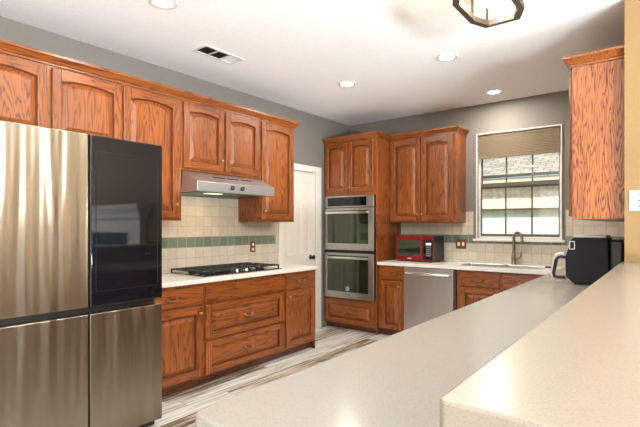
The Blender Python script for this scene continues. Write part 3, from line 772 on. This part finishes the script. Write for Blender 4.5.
# ------------------------------------------------------------------ switches and plates
def plate(label, loc, rz, n, mat, ins, w=.075, h=.12):
    t = thing('outlet_plate', label, 'outlet', loc, rz)
    W2 = w/2+(n-1)*.023
    MB().box(-W2, W2, -.006, 0, -h/2, h/2, .002).build('cover_plate', mat, t)
    return t, W2
t, _ = plate('brown outlet plate on the tile right of the cooktop', (XL+.0095, 3.525, 1.125), LEFT, 1, 'plate_brown', 'cream')
for z in (-.028, .026): MB().lathe([(.017, -.0062), (.017, -.008), (0, -.0082)], (0, 0, z), 'y', 16).build('socket', 'cream', t)
t, _ = plate('brown double switch plate on the tile below the window corner', (-2.03, YB-.0095, 1.135), BACK, 2, 'plate_brown', 'cream', .085)
for x in (-.028, .028): MB().box(x-.014, x+.014, -.0085, -.0062, -.022, .022, .002).build('toggle', 'cream', t)
t, _ = plate('white wall plate on the tan wall above the bar top', (-.150, YT-.0005, 1.515), BACK, 1, 'white_plastic', 'white', .10, .13)
for z in (-.04, 0, .04): MB().lathe([(.006, -.0061), (.006, -.0075), (0, -.0075)], (0, 0, z), 'y', 10).build('screw', 'dark_gray', t)
t, _ = plate('brown outlet plate on the knee wall between peninsula counter and bar', (KX-.0005, 3.15, 1.01), RIGHT, 2, 'plate_brown', 'cream', .075, .11)
for x in (-.023, .023): MB().box(x-.012, x+.012, -.0085, -.0062, -.018, .018, .002).build('socket', 'cream', t)

# ------------------------------------------------------------------ ceiling: recessed lights, vent, hanging fixture
def can(label, x, y, power=5, group='recessed kitchen ceiling lights'):
    t = thing('recessed_light', label, 'ceiling light', (x, y, ZC), 0, group)
    MB().lathe([(.062, -.0005), (.095, -.0005), (.095, -.004), (.088, -.007), (.068, -.005), (.062, -.0005)], n=32).build('trim_ring', 'white', t)
    MB().lathe([(.0, -.0008), (.0615, -.0008), (.06, -.0025), (0, -.003)], n=28).build('lens', 'can_lens', t)
    light('can_lamp', 'AREA', (x, y, ZC-.012), (0, 0, 0), power, (1, .93, .82), shape='DISK', size=.12)
can('round recessed ceiling light at top left, nearest the refrigerator', -2.62, 1.71)
can('round recessed ceiling light over the aisle in front of the white door', -2.627, 3.85)
can('round recessed ceiling light between the hanging fixture and the back cabinets', -1.523, 3.77)
can('round recessed ceiling light near the window over the sink', -1.513, 5.06, 10)
for x, y in ((-1.52, 1.6), (-2.6, -.6), (1.6, .2), (1.6, 2.2), (2.9, 2.2), (2.9, .2), (1.2, -2.0), (2.9, -2.0), (-1.4, -2.0)):  # unseen cans, added to raise the room light
    can('added recessed ceiling light outside the view, to brighten the living area', x, y, 2.5, 'added living area ceiling lights')
t = thing('air_vent', 'white rectangular ceiling vent with dark louvers above the left cabinets', 'vent', (-3.045, 2.52, ZC), 0)
MB().box(-.095, -.07, -.21, .21, -.008, -.0005, .002).box(.07, .095, -.21, .21, -.008, -.0005, .002).box(-.07, .07, -.21, -.185, -.008, -.0005, .002).box(-.07, .07, .185, .21, -.008, -.0005, .002).box(-.07, .07, -.064, -.054, -.0075, -.0005).box(-.07, .07, .06, .07, -.0075, -.0005).build('vent_frame', 'white', t)
MB().box(-.07, .07, -.185, .06, -.0012, -.0006).build('duct_opening', 'black', t)
for k in range(9):
    o = MB().box(-.069, .069, -.007, .007, -.0008, .0008).build('louver', 'dark_gray' if k < 6 else 'white', t, (0, -.165+k*.0415, -.0045)); o.rotation_euler = (math.radians(28), 0, 0)

LX, LY, LZ = -.812, 2.62, 2.60
t = thing('ceiling_fixture', 'bronze octagonal frame ceiling fixture with bulbs and glowing bar', 'ceiling light', (LX, LY, 0), 0)
hx, hy, chx, chy = .156, .27, .055, .125
def octo(i):
    a, b, c, e = hx-i, hy-i, chx-i*.2, chy-i*.55
    return [(a-c, -b), (a, -b+e), (a, b-e), (a-c, b), (-a+c, b), (-a, b-e), (-a, -b+e), (-a+c, -b)]
def ring(z0, z1, i0, i1):
    A, B = octo(i0), octo(i1); b = MB()
    for k in range(8):
        j = (k+1) % 8
        lo = [(A[k][0], A[k][1], z0), (A[j][0], A[j][1], z0), (B[j][0], B[j][1], z0), (B[k][0], B[k][1], z0)]
        b.loft([lo, [(p[0], p[1], z1) for p in lo]])
    return b
ring(LZ, LZ+.03, 0, .034).build('lower_frame', 'fixture_bronze', t)
ring(ZC-.04, ZC-.002, .01, .04).build('upper_frame', 'fixture_bronze', t)
for (x, y) in octo(.014): MB().box(x-.006, x+.006, y-.006, y+.006, LZ+.028, ZC-.04).build('post', 'fixture_bronze', t)
MB().box(-.09, .09, -.20, .20, ZC-.02, ZC-.003).build('ceiling_plate', 'white', t)
b = MB(); A = octo(.018)
for k in range(8):
    j = (k+1) % 8; p, q = Vector(A[k]), Vector(A[j]); n_ = Vector((p.y-q.y, q.x-p.x)).normalized()*.0015; e = (q-p).normalized()*.008
    p, q = p+e, q-e
    lo = [(p.x-n_.x, p.y-n_.y), (q.x-n_.x, q.y-n_.y), (q.x+n_.x, q.y+n_.y), (p.x+n_.x, p.y+n_.y)]
    b.loft([[(u, v, LZ+.03) for u, v in lo], [(u, v, ZC-.045) for u, v in lo]])
b.build('glass_panel', 'glass_lamp', t)
MB().box(-.012, .012, -hy+.028, hy-.028, LZ+.002, LZ+.022, .002).build('light_bar', 'strip', t)
for (x, y) in ((-.07, -.12), (.07, -.12), (-.07, .12), (.07, .12)):
    s = MB().lathe([(.012, ZC-.021), (.012, ZC-.07), (0, ZC-.07)], (x, y, 0), 'z', 12).build('socket', 'bronze', t)
    MB().lathe([(.008, ZC-.071), (.02, ZC-.095), (.021, ZC-.115), (.008, ZC-.15), (0, ZC-.155)], (x, y, 0), 'z', 14).build('bulb', 'bulb', s)
light('fixture_lamp', 'POINT', (LX, LY, LZ+.07), (0, 0, 0), 9, (1, .92, .8), shadow_soft_size=.12)

# ------------------------------------------------------------------ living room: fireplace mirrored in the refrigerator's glass door
t = thing('fireplace', 'pale fireplace surround with mantel, mirrored in black refrigerator door', 'fireplace', (.33, YT-.001, 0), BACK)
MB().box(.05, .36, -.10, 0, 0.002, 1.45, .006).box(1.50, 1.81, -.10, 0, .002, 1.45, .006).box(.36, 1.50, -.09, 0, 1.26, 1.45, .004).build('surround', 'stone', t)
MB().sweep([(.04, 0), (.04, -.10), (1.82, -.10), (1.82, 0)], [(0, 1.45), (.03, 1.47), (.05, 1.53), (.09, 1.58), (.12, 1.60), (.12, 1.66), (0, 1.66)]).build('mantel_shelf', 'stone', t)
MB().box(.36, 1.50, -.03, -.001, .002, 1.26).build('firebox', 'soot', t)
